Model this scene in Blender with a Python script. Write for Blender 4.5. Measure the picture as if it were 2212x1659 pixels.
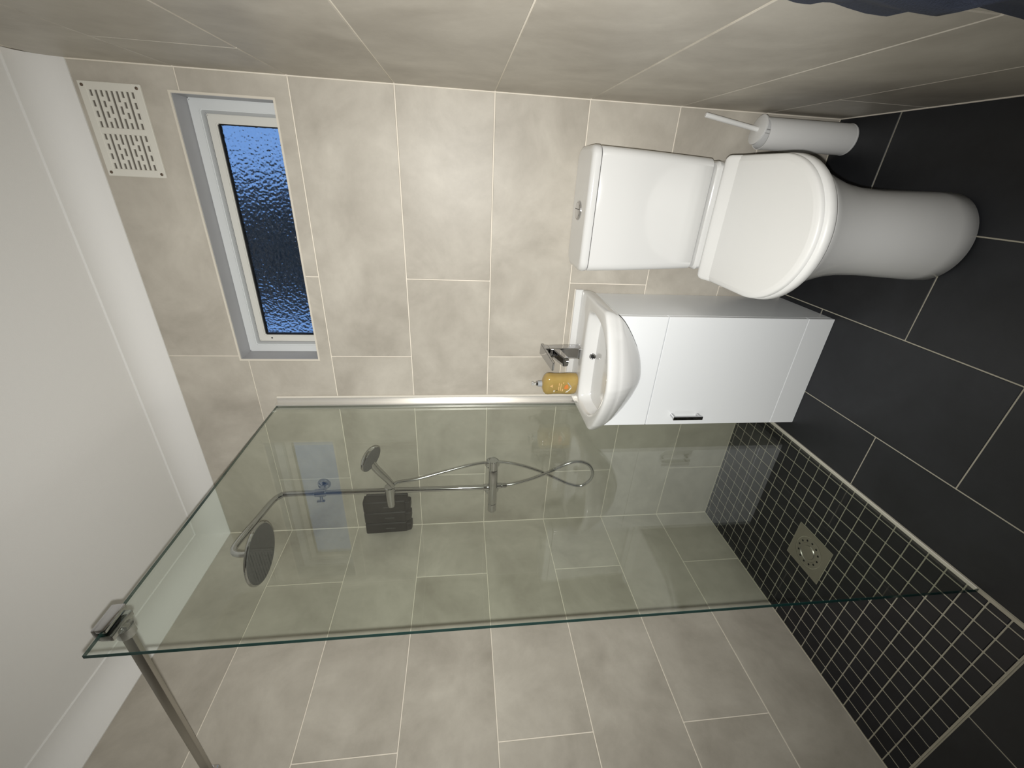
import bpy, bmesh, math, random
from mathutils import Vector, Matrix

random.seed(7)
SC = bpy.context.scene
COL = SC.collection
for o in list(bpy.data.objects):
    bpy.data.objects.remove(o)

# ------------------------------------------------------------------ camera
W = 1.767          # room width: right wall x=0, left wall x=-W, tiled back wall y=0
CEIL = 2.425
YF = -2.25         # added wall behind the photographer, out of view
CAM = Vector((-0.2150, -1.5313, 1.2753))
R0 = Vector((0.89008289, 0.45577338, -0.00480307))    # upright picture: right
R1 = Vector((0.05034673, -0.10878476, -0.99278955))   # upright picture: down
R2 = Vector((-0.45300955, 0.88342317, -0.11977415))   # forward
cd = bpy.data.cameras.new('camera')
cam = bpy.data.objects.new('camera', cd)
COL.objects.link(cam)
m = Matrix.Identity(4)
for i in range(3):
    m[i][0] = R1[i]; m[i][1] = R0[i]; m[i][2] = -R2[i]; m[i][3] = CAM[i]
cam.matrix_world = m
cd.sensor_fit = 'HORIZONTAL'
cd.sensor_width = 36.0
cd.lens = 900.54 / 2212 * 36.0
cd.clip_start = 0.01
SC.camera = cam

# ------------------------------------------------------------------ world: dusk sky
wd = bpy.data.worlds.new('dusk')
SC.world = wd
wd.use_nodes = True
bg = wd.node_tree.nodes['Background']
bg.inputs[0].default_value = (0.19, 0.37, 0.76, 1)
bg.inputs[1].default_value = 0.95

# ------------------------------------------------------------------ phone flash beside the lens
ld = bpy.data.lights.new('phone_flash', 'SPOT')
ld.shadow_soft_size = 0.007
ld.spot_size = math.radians(140)
ld.spot_blend = 1.0
ld.energy = 96.0
ld.color = (1.0, 0.99, 0.955)
flash = bpy.data.objects.new('phone_flash', ld)
COL.objects.link(flash)
fm = m.copy()
fp = CAM - R0 * 0.030 - R1 * 0.004 + R2 * 0.004
for i in range(3):
    fm[i][3] = fp[i]
flash.matrix_world = fm @ Matrix.Rotation(math.radians(4), 4, 'Y')   # LED beam leans a little towards the ceiling

vs = SC.view_settings
vs.view_transform = 'Standard'
vs.look = 'None'
vs.gamma = 1.0
vs.use_curve_mapping = False
vs.exposure = 0.0

# ================================================================== materials
MATS = {}
def nt(name):
    mt = bpy.data.materials.new(name); mt.use_nodes = True
    n = mt.node_tree.nodes; l = mt.node_tree.links
    return mt, n, l, n['Principled BSDF']

def plain(name, col, rough=0.5, metal=0.0, coat=0.0, spec=0.5, bump=0.0, bscale=200.0, var=0.0):
    mt, n, l, p = nt(name)
    p.inputs['Base Color'].default_value = (*col, 1)
    p.inputs['Roughness'].default_value = rough
    p.inputs['Metallic'].default_value = metal
    p.inputs['Coat Weight'].default_value = coat
    p.inputs['Coat Roughness'].default_value = 0.05
    p.inputs['Specular IOR Level'].default_value = spec
    tc = n.new('ShaderNodeTexCoord')
    no = n.new('ShaderNodeTexNoise'); no.inputs['Scale'].default_value = bscale
    no.inputs['Detail'].default_value = 3
    l.new(tc.outputs['Object'], no.inputs['Vector'])
    if var > 0:
        mx = n.new('ShaderNodeMix'); mx.data_type = 'RGBA'
        mx.inputs[6].default_value = (*[c * (1 - var) for c in col], 1)
        mx.inputs[7].default_value = (*[min(1, c * (1 + var)) for c in col], 1)
        l.new(no.outputs[0], mx.inputs[0]); l.new(mx.outputs[2], p.inputs['Base Color'])
    if bump > 0:
        b = n.new('ShaderNodeBump'); b.inputs['Strength'].default_value = bump
        b.inputs['Distance'].default_value = 0.001
        l.new(no.outputs[0], b.inputs['Height']); l.new(b.outputs[0], p.inputs['Normal'])
    MATS[name] = mt
    return mt

def cloudy(name, dark, light, rough, scale1=3.5, scale2=14.0, coat=0.0, fine=0.04, spec=0.5):
    """stone-effect tile: soft clouds, each tile shifted by its own random value"""
    mt, n, l, p = nt(name)
    tc = n.new('ShaderNodeTexCoord'); oi = n.new('ShaderNodeObjectInfo')
    ml = n.new('ShaderNodeVectorMath'); ml.operation = 'SCALE'
    cmb = n.new('ShaderNodeCombineXYZ')
    for k in range(3): l.new(oi.outputs['Random'], cmb.inputs[k])
    l.new(cmb.outputs[0], ml.inputs[0]); ml.inputs['Scale'].default_value = 37.0
    ad = n.new('ShaderNodeVectorMath'); ad.operation = 'ADD'
    l.new(tc.outputs['Object'], ad.inputs[0]); l.new(ml.outputs[0], ad.inputs[1])
    n1 = n.new('ShaderNodeTexNoise'); n1.inputs['Scale'].default_value = scale1
    n1.inputs['Detail'].default_value = 5; n1.inputs['Roughness'].default_value = 0.6
    n1.inputs['Distortion'].default_value = 0.6
    l.new(ad.outputs[0], n1.inputs['Vector'])
    n2 = n.new('ShaderNodeTexNoise'); n2.inputs['Scale'].default_value = scale2
    n2.inputs['Detail'].default_value = 6; n2.inputs['Roughness'].default_value = 0.7
    l.new(ad.outputs[0], n2.inputs['Vector'])
    n3 = n.new('ShaderNodeTexNoise'); n3.inputs['Scale'].default_value = 420.0
    l.new(ad.outputs[0], n3.inputs['Vector'])
    a1 = n.new('ShaderNodeMath'); a1.operation = 'MULTIPLY_ADD'
    l.new(n2.outputs[0], a1.inputs[0]); a1.inputs[1].default_value = 0.35; l.new(n1.outputs[0], a1.inputs[2])
    a2 = n.new('ShaderNodeMath'); a2.operation = 'MULTIPLY_ADD'
    l.new(oi.outputs['Random'], a2.inputs[0]); a2.inputs[1].default_value = 0.08; l.new(a1.outputs[0], a2.inputs[2])
    a3 = n.new('ShaderNodeMath'); a3.operation = 'MULTIPLY_ADD'
    l.new(n3.outputs[0], a3.inputs[0]); a3.inputs[1].default_value = fine; l.new(a2.outputs[0], a3.inputs[2])
    mr = n.new('ShaderNodeMapRange'); mr.inputs[1].default_value = 0.45; mr.inputs[2].default_value = 1.0
    l.new(a3.outputs[0], mr.inputs[0])
    mx = n.new('ShaderNodeMix'); mx.data_type = 'RGBA'
    mx.inputs[6].default_value = (*dark, 1); mx.inputs[7].default_value = (*light, 1)
    l.new(mr.outputs[0], mx.inputs[0]); l.new(mx.outputs[2], p.inputs['Base Color'])
    p.inputs['Roughness'].default_value = rough
    p.inputs['Coat Weight'].default_value = coat
    p.inputs['Specular IOR Level'].default_value = spec
    b = n.new('ShaderNodeBump'); b.inputs['Strength'].default_value = 0.15; b.inputs['Distance'].default_value = 0.0006
    l.new(n2.outputs[0], b.inputs['Height']); l.new(b.outputs[0], p.inputs['Normal'])
    MATS[name] = mt
    return mt

M_WALL = cloudy('wall_tile', (0.365, 0.332, 0.282), (0.60, 0.562, 0.492), 0.44, spec=0.35)
M_GROUT = plain('grout', (0.86, 0.80, 0.70), 0.9, var=0.05, bscale=60)
M_FLOOR = cloudy('floor_tile', (0.008, 0.0088, 0.011), (0.020, 0.0215, 0.026), 0.45, 5, 30)
M_FGROUT = plain('floor_grout', (0.42, 0.395, 0.32), 0.9, var=0.15, bscale=40)
M_MOSAIC = cloudy('mosaic_tile', (0.004, 0.0045, 0.008), (0.011, 0.012, 0.018), 0.16, 9, 40)
M_UNSEEN_WALL = plain('dark_unseen_wall', (0.10, 0.095, 0.09), 0.8)  # for the unseen added wall, kept dark so the chrome reflects darkness
M_CEIL = plain('ceiling_paint', (0.86, 0.85, 0.83), 0.9, bump=0.3, bscale=350)
M_COVE = plain('coving_paint', (0.84, 0.83, 0.81), 0.75, bump=0.2, bscale=350)
M_CERAMIC = plain('white_ceramic', (0.745, 0.745, 0.735), 0.10, coat=0.2)
M_SEAT = plain('white_seat_plastic', (0.86, 0.86, 0.845), 0.42)
M_CAB = plain('white_cabinet_foil', (0.90, 0.92, 0.935), 0.28)
M_CHROME = plain('chrome', (0.52, 0.52, 0.53), 0.09, metal=1.0)
M_CHROME_D = plain('chrome_hose', (0.55, 0.55, 0.55), 0.18, metal=1.0)
M_STEEL = plain('brushed_steel', (0.50, 0.48, 0.44), 0.38, metal=1.0, bump=0.1, bscale=300)
M_DARK = plain('dark_void', (0.01, 0.01, 0.01), 0.8)
M_SHOWERFACE = plain('rubber_nozzle_face', (0.10, 0.10, 0.105), 0.45, var=0.3, bscale=120)
M_BLACK = plain('black_plastic', (0.006, 0.006, 0.0065), 0.5, spec=0.3)
M_BLACKGLOSS = plain('smoked_window_plastic', (0.06, 0.06, 0.06), 0.12)
M_UPVC = plain('white_upvc', (0.72, 0.71, 0.66), 0.35)
M_FRAME = plain('white_frame_paint', (0.70, 0.72, 0.72), 0.4)
M_FRAMESHADE = plain('frame_groove_shade', (0.42, 0.43, 0.43), 0.5)  # darker colour stands in for the shade of a groove beside the sash
M_REVEAL = plain('grey_reveal_tile', (0.42, 0.42, 0.43), 0.4, var=0.08, bscale=12)
M_TRIM = plain('cream_tile_trim', (0.72, 0.67, 0.58), 0.35)
M_VENT = plain('vent_plastic', (0.74, 0.72, 0.65), 0.45)
M_VENTBACK = plain('vent_slot_shadow', (0.16, 0.145, 0.125), 0.8)
M_SCREW = plain('dull_screw', (0.16, 0.12, 0.09), 0.4, metal=0.6)
M_CHANNEL = plain('aluminium_channel', (0.78, 0.76, 0.72), 0.36, metal=0.7)
M_SILICONE = plain('silicone', (0.70, 0.66, 0.58), 0.5)
M_HOLDER = plain('white_painted_metal', (0.84, 0.84, 0.83), 0.5)
M_NAVY = plain('navy_towel', (0.020, 0.026, 0.045), 0.95, bump=0.9, bscale=500, var=0.25)
M_LEAF = plain('dark_leaf', (0.05, 0.065, 0.06), 0.9, var=0.4, bscale=9)
M_BARK = plain('bark', (0.03, 0.022, 0.016), 0.9)
M_GRASS = plain('lawn', (0.015, 0.03, 0.012), 0.95, var=0.4, bscale=8)
M_GEDGE = plain('glass_edge', (0.008, 0.035, 0.032), 0.08, coat=0.5)
M_PUMP = plain('clear_pump_plastic', (0.62, 0.62, 0.60), 0.25)
M_COLLAR = plain('grey_collar_plastic', (0.42, 0.44, 0.47), 0.35)
M_LABEL_W = plain('label_white', (0.78, 0.74, 0.62), 0.5)
M_LABEL_O = plain('label_orange', (0.75, 0.24, 0.05), 0.5)
M_LABEL_P = plain('label_pale_orange', (0.78, 0.50, 0.22), 0.5)
M_LABEL_D = plain('label_dark', (0.08, 0.06, 0.05), 0.5)

def mat_screen():
    mt = bpy.data.materials.new('clear_screen_glass'); mt.use_nodes = True
    n = mt.node_tree.nodes; l = mt.node_tree.links
    n.remove(n['Principled BSDF']); out = n['Material Output']
    fr = n.new('ShaderNodeFresnel')
    ge = n.new('ShaderNodeNewGeometry'); mi = n.new('ShaderNodeMix'); mi.data_type = 'FLOAT'
    mi.inputs[2].default_value = 1.43; mi.inputs[3].default_value = 1 / 1.43   # leaving the slab: same reflectance as entering
    l.new(ge.outputs['Backfacing'], mi.inputs[0]); l.new(mi.outputs[0], fr.inputs['IOR'])
    tr = n.new('ShaderNodeBsdfTransparent'); tr.inputs[0].default_value = (0.935, 0.957, 0.932, 1)
    gl = n.new('ShaderNodeBsdfGlossy'); gl.inputs['Roughness'].default_value = 0.0
    gl.inputs[0].default_value = (1, 1, 1, 1)
    mx = n.new('ShaderNodeMixShader')
    l.new(fr.outputs[0], mx.inputs[0]); l.new(tr.outputs[0], mx.inputs[1]); l.new(gl.outputs[0], mx.inputs[2])
    l.new(mx.outputs[0], out.inputs[0])
    return mt
M_SCREEN = mat_screen()

def mat_hammered():
    mt, n, l, p = nt('hammered_window_glass')
    p.inputs['Base Color'].default_value = (0.9, 0.95, 1, 1)
    p.inputs['Transmission Weight'].default_value = 1.0
    p.inputs['Roughness'].default_value = 0.2
    p.inputs['IOR'].default_value = 1.45
    tc = n.new('ShaderNodeTexCoord')
    v = n.new('ShaderNodeTexVoronoi'); v.feature = 'SMOOTH_F1'; v.inputs['Scale'].default_value = 120
    l.new(tc.outputs['Object'], v.inputs['Vector'])
    b = n.new('ShaderNodeBump'); b.inputs['Strength'].default_value = 0.55; b.inputs['Distance'].default_value = 0.004
    l.new(v.outputs['Distance'], b.inputs['Height']); l.new(b.outputs[0], p.inputs['Normal'])
    return mt
M_PANE = mat_hammered()

def mat_soap():
    mt, n, l, p = nt('amber_soap')
    tc = n.new('ShaderNodeTexCoord')
    no = n.new('ShaderNodeTexNoise'); no.inputs['Scale'].default_value = 30
    l.new(tc.outputs['Object'], no.inputs['Vector'])
    mx = n.new('ShaderNodeMix'); mx.data_type = 'RGBA'
    mx.inputs[6].default_value = (0.50, 0.33, 0.09, 1); mx.inputs[7].default_value = (0.62, 0.45, 0.15, 1)
    l.new(no.outputs[0], mx.inputs[0]); l.new(mx.outputs[2], p.inputs['Base Color'])
    p.inputs['Roughness'].default_value = 0.18
    p.inputs['Transmission Weight'].default_value = 0.25
    p.inputs['Coat Weight'].default_value = 0.5
    return mt
M_SOAP = mat_soap()

# ================================================================== helpers
def finish(bm, name, angle=35):
    bmesh.ops.recalc_face_normals(bm, faces=bm.faces[:])
    ca = math.radians(angle)
    for f in bm.faces: f.smooth = True
    for e in bm.edges:
        if len(e.link_faces) == 2:
            try:
                if e.calc_face_angle() > ca: e.smooth = False
            except ValueError:
                pass
    for f in bm.faces:                       # flat end caps stay flat
        if len(f.verts) > 8:
            f.smooth = False
            for e in f.edges: e.smooth = False
    me = bpy.data.meshes.new(name)
    bm.to_mesh(me); bm.free()
    return me

def root_loc(p):
    v = Vector((0, 0, 0))
    while p is not None:
        v += p.location; p = p.parent
    return v

def obj(name, bm, mat, parent=None, angle=35):
    """one mesh object; geometry is given in world coordinates"""
    if parent is not None:
        off = root_loc(parent)
        bmesh.ops.translate(bm, verts=bm.verts[:], vec=-off)
    me = finish(bm, name, angle)
    me.materials.append(mat)
    o = bpy.data.objects.new(name, me)
    COL.objects.link(o)
    o.parent = parent
    return o

def thing(name, label, cat, loc=(0, 0, 0), group=None):
    o = bpy.data.objects.new(name, None); COL.objects.link(o)
    o.empty_display_size = 0.05
    o.location = loc; o['label'] = label; o['category'] = cat
    if group: o['group'] = group
    return o

def struct(o, label, cat):
    o['kind'] = 'structure'; o['label'] = label; o['category'] = cat
    return o

def add_box(bm, x0, x1, y0, y1, z0, z1, bev=0.0, seg=1):
    vs_ = [bm.verts.new((x, y, z)) for x in (x0, x1) for y in (y0, y1) for z in (z0, z1)]
    idx = [(0, 1, 3, 2), (4, 6, 7, 5), (0, 4, 5, 1), (2, 3, 7, 6), (0, 2, 6, 4), (1, 5, 7, 3)]
    fs = [bm.faces.new([vs_[i] for i in q]) for q in idx]
    if bev > 0:
        es = set()
        for f in fs: es.update(f.edges)
        bmesh.ops.bevel(bm, geom=list(es), offset=bev, segments=seg, affect='EDGES', profile=0.5)
    return bm

def box(x0, x1, y0, y1, z0, z1, bev=0.0, seg=1):
    return add_box(bmesh.new(), x0, x1, y0, y1, z0, z1, bev, seg)

def add_loft(bm, rings, cap0=True, cap1=True, closed=True):
    vr = [[bm.verts.new(p) for p in r] for r in rings]
    n = len(rings[0])
    for a, b in zip(vr[:-1], vr[1:]):
        for i in range(n if closed else n - 1):
            j = (i + 1) % n
            bm.faces.new((a[i], a[j], b[j], b[i]))
    if cap0: bm.faces.new(vr[0])
    if cap1: bm.faces.new(vr[-1])
    return bm

def loft(rings, cap0=True, cap1=True):
    return add_loft(bmesh.new(), rings, cap0, cap1)

def frame_of(d):
    d = d.normalized()
    a = Vector((0, 0, 1)) if abs(d.z) < 0.9 else Vector((1, 0, 0))
    u = d.cross(a).normalized(); v = d.cross(u).normalized()
    return u, v

def add_tube(bm, pts, r, n=14, cap=True):
    pts = [Vector(p) for p in pts]
    rs = r if isinstance(r, (list, tuple)) else [r] * len(pts)
    d = (pts[1] - pts[0]).normalized(); u, v = frame_of(d)
    rings = []
    for i, p in enumerate(pts):
        if 0 < i < len(pts) - 1:
            d2 = ((pts[i + 1] - p).normalized() + (p - pts[i - 1]).normalized())
        elif i == 0: d2 = pts[1] - p
        else: d2 = p - pts[i - 1]
        if d2.length > 1e-9: d2.normalize()
        else: d2 = d
        u = (u - d2 * u.dot(d2)).normalized(); v = d2.cross(u).normalized(); d = d2
        rings.append([p + (u * math.cos(t) + v * math.sin(t)) * rs[i] for t in [2 * math.pi * k / n for k in range(n)]])
    return add_loft(bm, rings, cap, cap)

def tube(pts, r, n=14): return add_tube(bmesh.new(), pts, r, n)

def add_lathe(bm, c, d, prof, n=32, cap=True):
    """prof: (distance along d, radius)"""
    c = Vector(c); d = Vector(d).normalized(); u, v = frame_of(d)
    rings = [[c + d * h + (u * math.cos(2 * math.pi * k / n) + v * math.sin(2 * math.pi * k / n)) * max(rr, 1e-5) for k in range(n)] for h, rr in prof]
    return add_loft(bm, rings, cap, cap)

def lathe(c, d, prof, n=32): return add_lathe(bmesh.new(), c, d, prof, n)

def smooth_path(pts, k=6):
    P = [Vector(p) for p in pts]; out = []
    for i in range(len(P) - 1):
        p0 = P[max(i - 1, 0)]; p1 = P[i]; p2 = P[i + 1]; p3 = P[min(i + 2, len(P) - 1)]
        for j in range(k):
            t = j / k
            out.append(0.5 * ((2 * p1) + (p2 - p0) * t + (2 * p0 - 5 * p1 + 4 * p2 - p3) * t * t + (3 * p1 - p0 - 3 * p2 + p3) * t ** 3))
    out.append(P[-1]); return out

def rrect(x0, x1, y0, y1, r, z, k=5):
    pts = []
    for cx, cy, a0 in ((x1 - r, y1 - r, 0), (x0 + r, y1 - r, 90), (x0 + r, y0 + r, 180), (x1 - r, y0 + r, 270)):
        for i in range(k + 1):
            a = math.radians(a0 + 90 * i / k)
            pts.append((cx + r * math.cos(a), cy + r * math.sin(a), z))
    return pts

def extrude_poly(poly, axis, a, b, bev=0.0):
    """poly: 2-D points; axis 'x' -> (y,z), 'y' -> (x,z), 'z' -> (x,y)"""
    f = {'x': lambda p, t: (t, p[0], p[1]), 'y': lambda p, t: (p[0], t, p[1]), 'z': lambda p, t: (p[0], p[1], t)}[axis]
    bm = bmesh.new()
    add_loft(bm, [[f(p, a) for p in poly], [f(p, b) for p in poly]])
    if bev > 0:
        bmesh.ops.bevel(bm, geom=bm.edges[:], offset=bev, segments=1, affect='EDGES')
    return bm

# ================================================================== room shell
G = 0.0017   # grout half recess / half joint
TILE_T = 0.004
ZJ = [0.0] + [0.270 + 0.3 * k for k in range(7)] + [2.40]
WX0, WX1, WZ0, WZ1 = -0.893, -0.060, 1.816, 2.097    # window opening in the back wall
WZI = 1.776        # sill level behind the tiled upstand

# back wall slab with the window hole (grout shows between tiles)
def wall_back_mesh():
    bm = bmesh.new()
    y0, y1 = 0.0022, 0.16
    add_box(bm, -W - 0.1, WX0, y0, y1, -0.05, CEIL)
    add_box(bm, WX1, 0.1, y0, y1, -0.05, CEIL)
    add_box(bm, WX0, WX1, y0, y1, -0.05, WZI)
    add_box(bm, WX0, WX1, y0, 0.022, WZI, WZ0)      # tiled upstand in front of the lower frame
    add_box(bm, WX0, WX1, y0, y1, WZ1, CEIL)
    return bm
wall_back = struct(obj('wall_back', wall_back_mesh(), M_GROUT), 'back wall of beige stone effect tiles with small window', 'wall')
wall_right = struct(obj('wall_right', box(0.0022, 0.1, YF, 0.0022, -0.05, CEIL), M_GROUT), 'beige tiled side wall beside the toilet', 'wall')
wall_left = struct(obj('wall_left', box(-W - 0.1, -W - 0.0022, YF, 0.0022, -0.05, CEIL), M_GROUT), 'beige tiled shower wall that carries the support bar', 'wall')
wall_front = struct(obj('wall_front', box(-W - 0.1, 0.1, YF - 0.1, YF, -0.05, CEIL), M_UNSEEN_WALL), 'unseen wall added behind the photographer, coloured dark for the chrome reflections', 'wall')
ceiling = struct(obj('ceiling', box(-W - 0.1, 0.1, YF - 0.1, 0.16, CEIL, CEIL + 0.1), M_CEIL), 'plain white painted ceiling', 'ceiling')

tile_cache = {}
def place_tile(name, size, loc, mat, parent, bev=0.0012):
    key = (name, tuple(round(s, 4) for s in size))
    if key not in tile_cache:
        sx, sy, sz = size
        me = finish(box(-sx / 2, sx / 2, -sy / 2, sy / 2, -sz / 2, sz / 2, bev), name, 20)
        me.materials.append(mat); tile_cache[key] = me
    o = bpy.data.objects.new(name, tile_cache[key]); COL.objects.link(o)
    o.location = loc; o.parent = parent
    return o

def poly_tile(name, poly, parent):
    """back wall tile with a cut-out, 2-D polygon in (x,z)"""
    return obj(name, extrude_poly(poly, 'y', 0.0, TILE_T, 0.0), M_WALL, parent, 20)

JA = [0.576, 1.467]; JB = [0.878]
for r in range(8):
    z0, z1 = ZJ[r], ZJ[r + 1]
    rowA = (r % 2 == 0)          # row 0 = below 0.27
    js = [0.0] + (JA if rowA else JB) + [W]
    for a, b in zip(js[:-1], js[1:]):
        x0, x1 = -b + G, -a - G
        zz0, zz1 = z0 + G, z1 - G
        if a == 0: x1 = -0.0008
        if b == W: x0 = -W + 0.0008
        if r == 0: zz0 = 0.001
        hit = not (x1 < WX0 or x0 > WX1 or zz1 < WZ0 or zz0 > WZ1)
        if not hit:
            place_tile('wall_tile', (x1 - x0, TILE_T, zz1 - zz0), ((x0 + x1) / 2, TILE_T / 2, (zz0 + zz1) / 2), M_WALL, wall_back)
        else:
            g = 0.002
            if r == 6:      # row around the window, mostly below its head
                if a == 0: poly = [(x0, zz0), (x1, zz0), (x1, zz1), (WX1 + g, zz1), (WX1 + g, WZ0 - g), (x0, WZ0 - g)]
                else: poly = [(x0, zz0), (x1, zz0), (x1, WZ0 - g), (WX0 - g, WZ0 - g), (WX0 - g, zz1), (x0, zz1)]
            else:           # top row above the window
                if a == 0: poly = [(x0, WZ1 + g), (WX1 + g, WZ1 + g), (WX1 + g, zz0), (x1, zz0), (x1, zz1), (x0, zz1)]
                else: poly = [(x0, zz0), (WX0 - g, zz0), (WX0 - g, WZ1 + g), (x1, WZ1 + g), (x1, zz1), (x0, zz1)]
            poly_tile('wall_tile', poly, wall_back)

for side, par in ((0, wall_right), (1, wall_left)):
    for r in range(8):
        z0, z1 = ZJ[r] + (G if r else 0.001), ZJ[r + 1] - G
        js = [0.0, 0.298, 1.198, 2.098, -YF] if r % 2 == 0 else [0.0, 0.900, 1.800, -YF]
        if side == 0 and r in (2, 4): js = [0.0, 0.900, 1.800, -YF]
        for a, b in zip(js[:-1], js[1:]):
            y0, y1 = -b + G, -a - (G if a else 0.0008)
            xc = TILE_T / 2 if side == 0 else -W - TILE_T / 2
            place_tile('wall_tile', (TILE_T, y1 - y0, z1 - z0), (xc, (y0 + y1) / 2, (z0 + z1) / 2), M_WALL, par)

# ------------------------------------------------------------------ floor
floor = struct(obj('floor', box(-W - 0.1, 0.1, YF - 0.1, 0.16, -0.10, -0.0015), M_FGROUT), 'dark tiled bathroom floor with a mosaic shower area', 'floor')
MX1 = -1.085       # mosaic / glass line
MY0 = -1.099       # near end of the mosaic
def frow(x0, x1, js):
    js = sorted(js)
    for a, b in zip(js[:-1], js[1:]):
        xa, xb = x0 + G, x1 - G
        place_tile('floor_tile', (xb - xa, (b - a) - 2 * G, 0.006), ((xa + xb) / 2, (a + b) / 2, -0.003), M_FLOOR, floor, 0.001)
frow(-0.300, -0.001, [0, -0.222, -0.824, -1.424, -2.024, YF])
frow(-0.594, -0.300, [0, -0.530, -1.130, -1.730, YF])
frow(-0.892, -0.594, [0, -0.220, -0.822, -1.422, -2.022, YF])
frow(MX1 + 0.006, -0.892, [0, -0.585, -1.185, -1.785, YF])
frow(-1.39, MX1 + 0.004, [MY0 - 0.006, -1.70, YF])
frow(-W + 0.001, -1.39, [MY0 - 0.006, -1.40, -2.0, YF])

# mosaic: 51 x 49 mm pieces, a narrow cut strip along the screen
DX, DY = -1.418, -0.568        # drain centre
px, py = 0.0512, 0.0491
xl = [MX1 - 0.004, -1.1105] + [-1.1105 - px * k for k in range(1, 13)] + [-W + 0.001]
yl = [MY0 + py * k for k in range(0, 23)] + [-0.001]
gm = 0.0016
cells = []; lcells = []
for xa, xb in zip(xl[1:], xl[:-1]):
    for ya, yb in zip(yl[:-1], yl[1:]):
        x0, x1, y0, y1 = xa + gm, xb - gm, ya + gm, yb - gm
        # trim or drop what the drain plate covers
        d0, d1, e0, e1 = DX - 0.078, DX + 0.078, DY - 0.078, DY + 0.078
        if x1 > d0 and x0 < d1 and y1 > e0 and y0 < e1:
            keepx = (d0 - x0) if x0 < d0 else ((x1 - d1) if x1 > d1 else 0)
            keepy = (e0 - y0) if y0 < e0 else ((y1 - e1) if y1 > e1 else 0)
            if keepx < 0.006 and keepy < 0.006: continue
            if keepx >= 0.006 and keepy >= 0.006:       # corner piece: cut to an L around the plate
                ix, iy = (d0 if x0 < d0 else d1), (e0 if y0 < e0 else e1)
                ox, oy = (x0 if x0 < d0 else x1), (y0 if y0 < e0 else y1)
                fx, fy = (x1 if x0 < d0 else x0), (y1 if y0 < e0 else y0)
                lcells.append([(ox, oy), (fx, oy), (fx, iy), (ix, iy), (ix, fy), (ox, fy)])
                continue
            if keepx >= keepy:
                if x0 < d0: x1 = d0
                else: x0 = d1
            else:
                if y0 < e0: y1 = e0
                else: y0 = e1
        if x1 - x0 < 0.004 or y1 - y0 < 0.004: continue
        cells.append(((x0 + x1) / 2, (y0 + y1) / 2, round(x1 - x0, 4), round(y1 - y0, 4)))
def seen_size(c):
    d = (Vector((c[0], c[1], 0)) - CAM).length
    return -c[2] * c[3] / d ** 3
cells.sort(key=seen_size)
NL = 300 - len(lcells)
for p in lcells:
    obj('mosaic_tile', extrude_poly(p, 'z', -0.006, 0.0, 0.0), M_MOSAIC, floor, 20)
for c in cells[:NL]:
    place_tile('mosaic_tile', (c[2], c[3], 0.006), (c[0], c[1], -0.003 + 0.0004 * random.uniform(-1, 1)), M_MOSAIC, floor, 0.0012)
if len(cells) > NL:
    bm = bmesh.new()
    for c in cells[NL:]:
        add_box(bm, c[0] - c[2] / 2, c[0] + c[2] / 2, c[1] - c[3] / 2, c[1] + c[3] / 2, -0.006, 0.0, 0.0012)
    o = obj('mosaic_tile_rest', bm, M_MOSAIC, floor); o['kind'] = 'stuff'
# pale grout bead framing the mosaic
bead = bmesh.new()
add_box(bead, MX1 - 0.0045, MX1 + 0.0055, MY0 - 0.004, -0.001, -0.004, 0.0012, 0.0006)
add_box(bead, -W + 0.001, MX1 - 0.005, MY0 - 0.0040, MY0 - 0.0005, -0.004, 0.0006, 0.0003)
obj('grout_bead', bead, M_FGROUT, floor)

# ------------------------------------------------------------------ coving
def cove_profile(k=10, p=0.088, zb=2.338):
    h = CEIL - zb
    pts = [(0.0, zb), (0.004, zb)]
    for i in range(k + 1):
        a = math.pi / 2 * i / k
        # hollow quarter curve from wall to ceiling
        pts.append((p - (p - 0.004) * math.cos(a), CEIL - 0.006 - (h - 0.006) * (1 - math.sin(a))))
    pts += [(p, CEIL), (0.0, CEIL)]
    return pts
PR = cove_profile()
bm = loft([[(0.0, -d, z) for d, z in PR], [(-W + d, -d, z) for d, z in PR]])
struct(obj('trim_1', bm, M_COVE, None, 25), 'white hollow coving above the window wall', 'coving')
bm = loft([[(-W + d, -d, z) for d, z in PR], [(-W + d, YF, z) for d, z in PR]])
struct(obj('trim_2', bm, M_COVE, None, 25), 'white hollow coving above the shower side wall', 'coving')
bm = bmesh.new()
add_tube(bm, [(-0.001, -0.001, 0.0), (-0.001, -0.001, 2.338)], 0.0022, 6)
struct(obj('trim_3', bm, M_GROUT), 'pale grout bead up the corner by the toilet', 'grout')
bm = bmesh.new()
add_tube(bm, [(-W + 0.001, -0.001, 0.0), (-W + 0.001, -0.001, 2.338)], 0.0022, 6)
struct(obj('trim_4', bm, M_GROUT), 'pale grout bead up the shower corner', 'grout')
bm = bmesh.new()
add_tube(bm, [(-0.0005, 0, 0.0), (-0.0005, YF, 0.0)], 0.0024, 6)
struct(obj('trim_5', bm, M_GROUT), 'pale grout bead along the floor by the toilet wall', 'grout')

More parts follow.
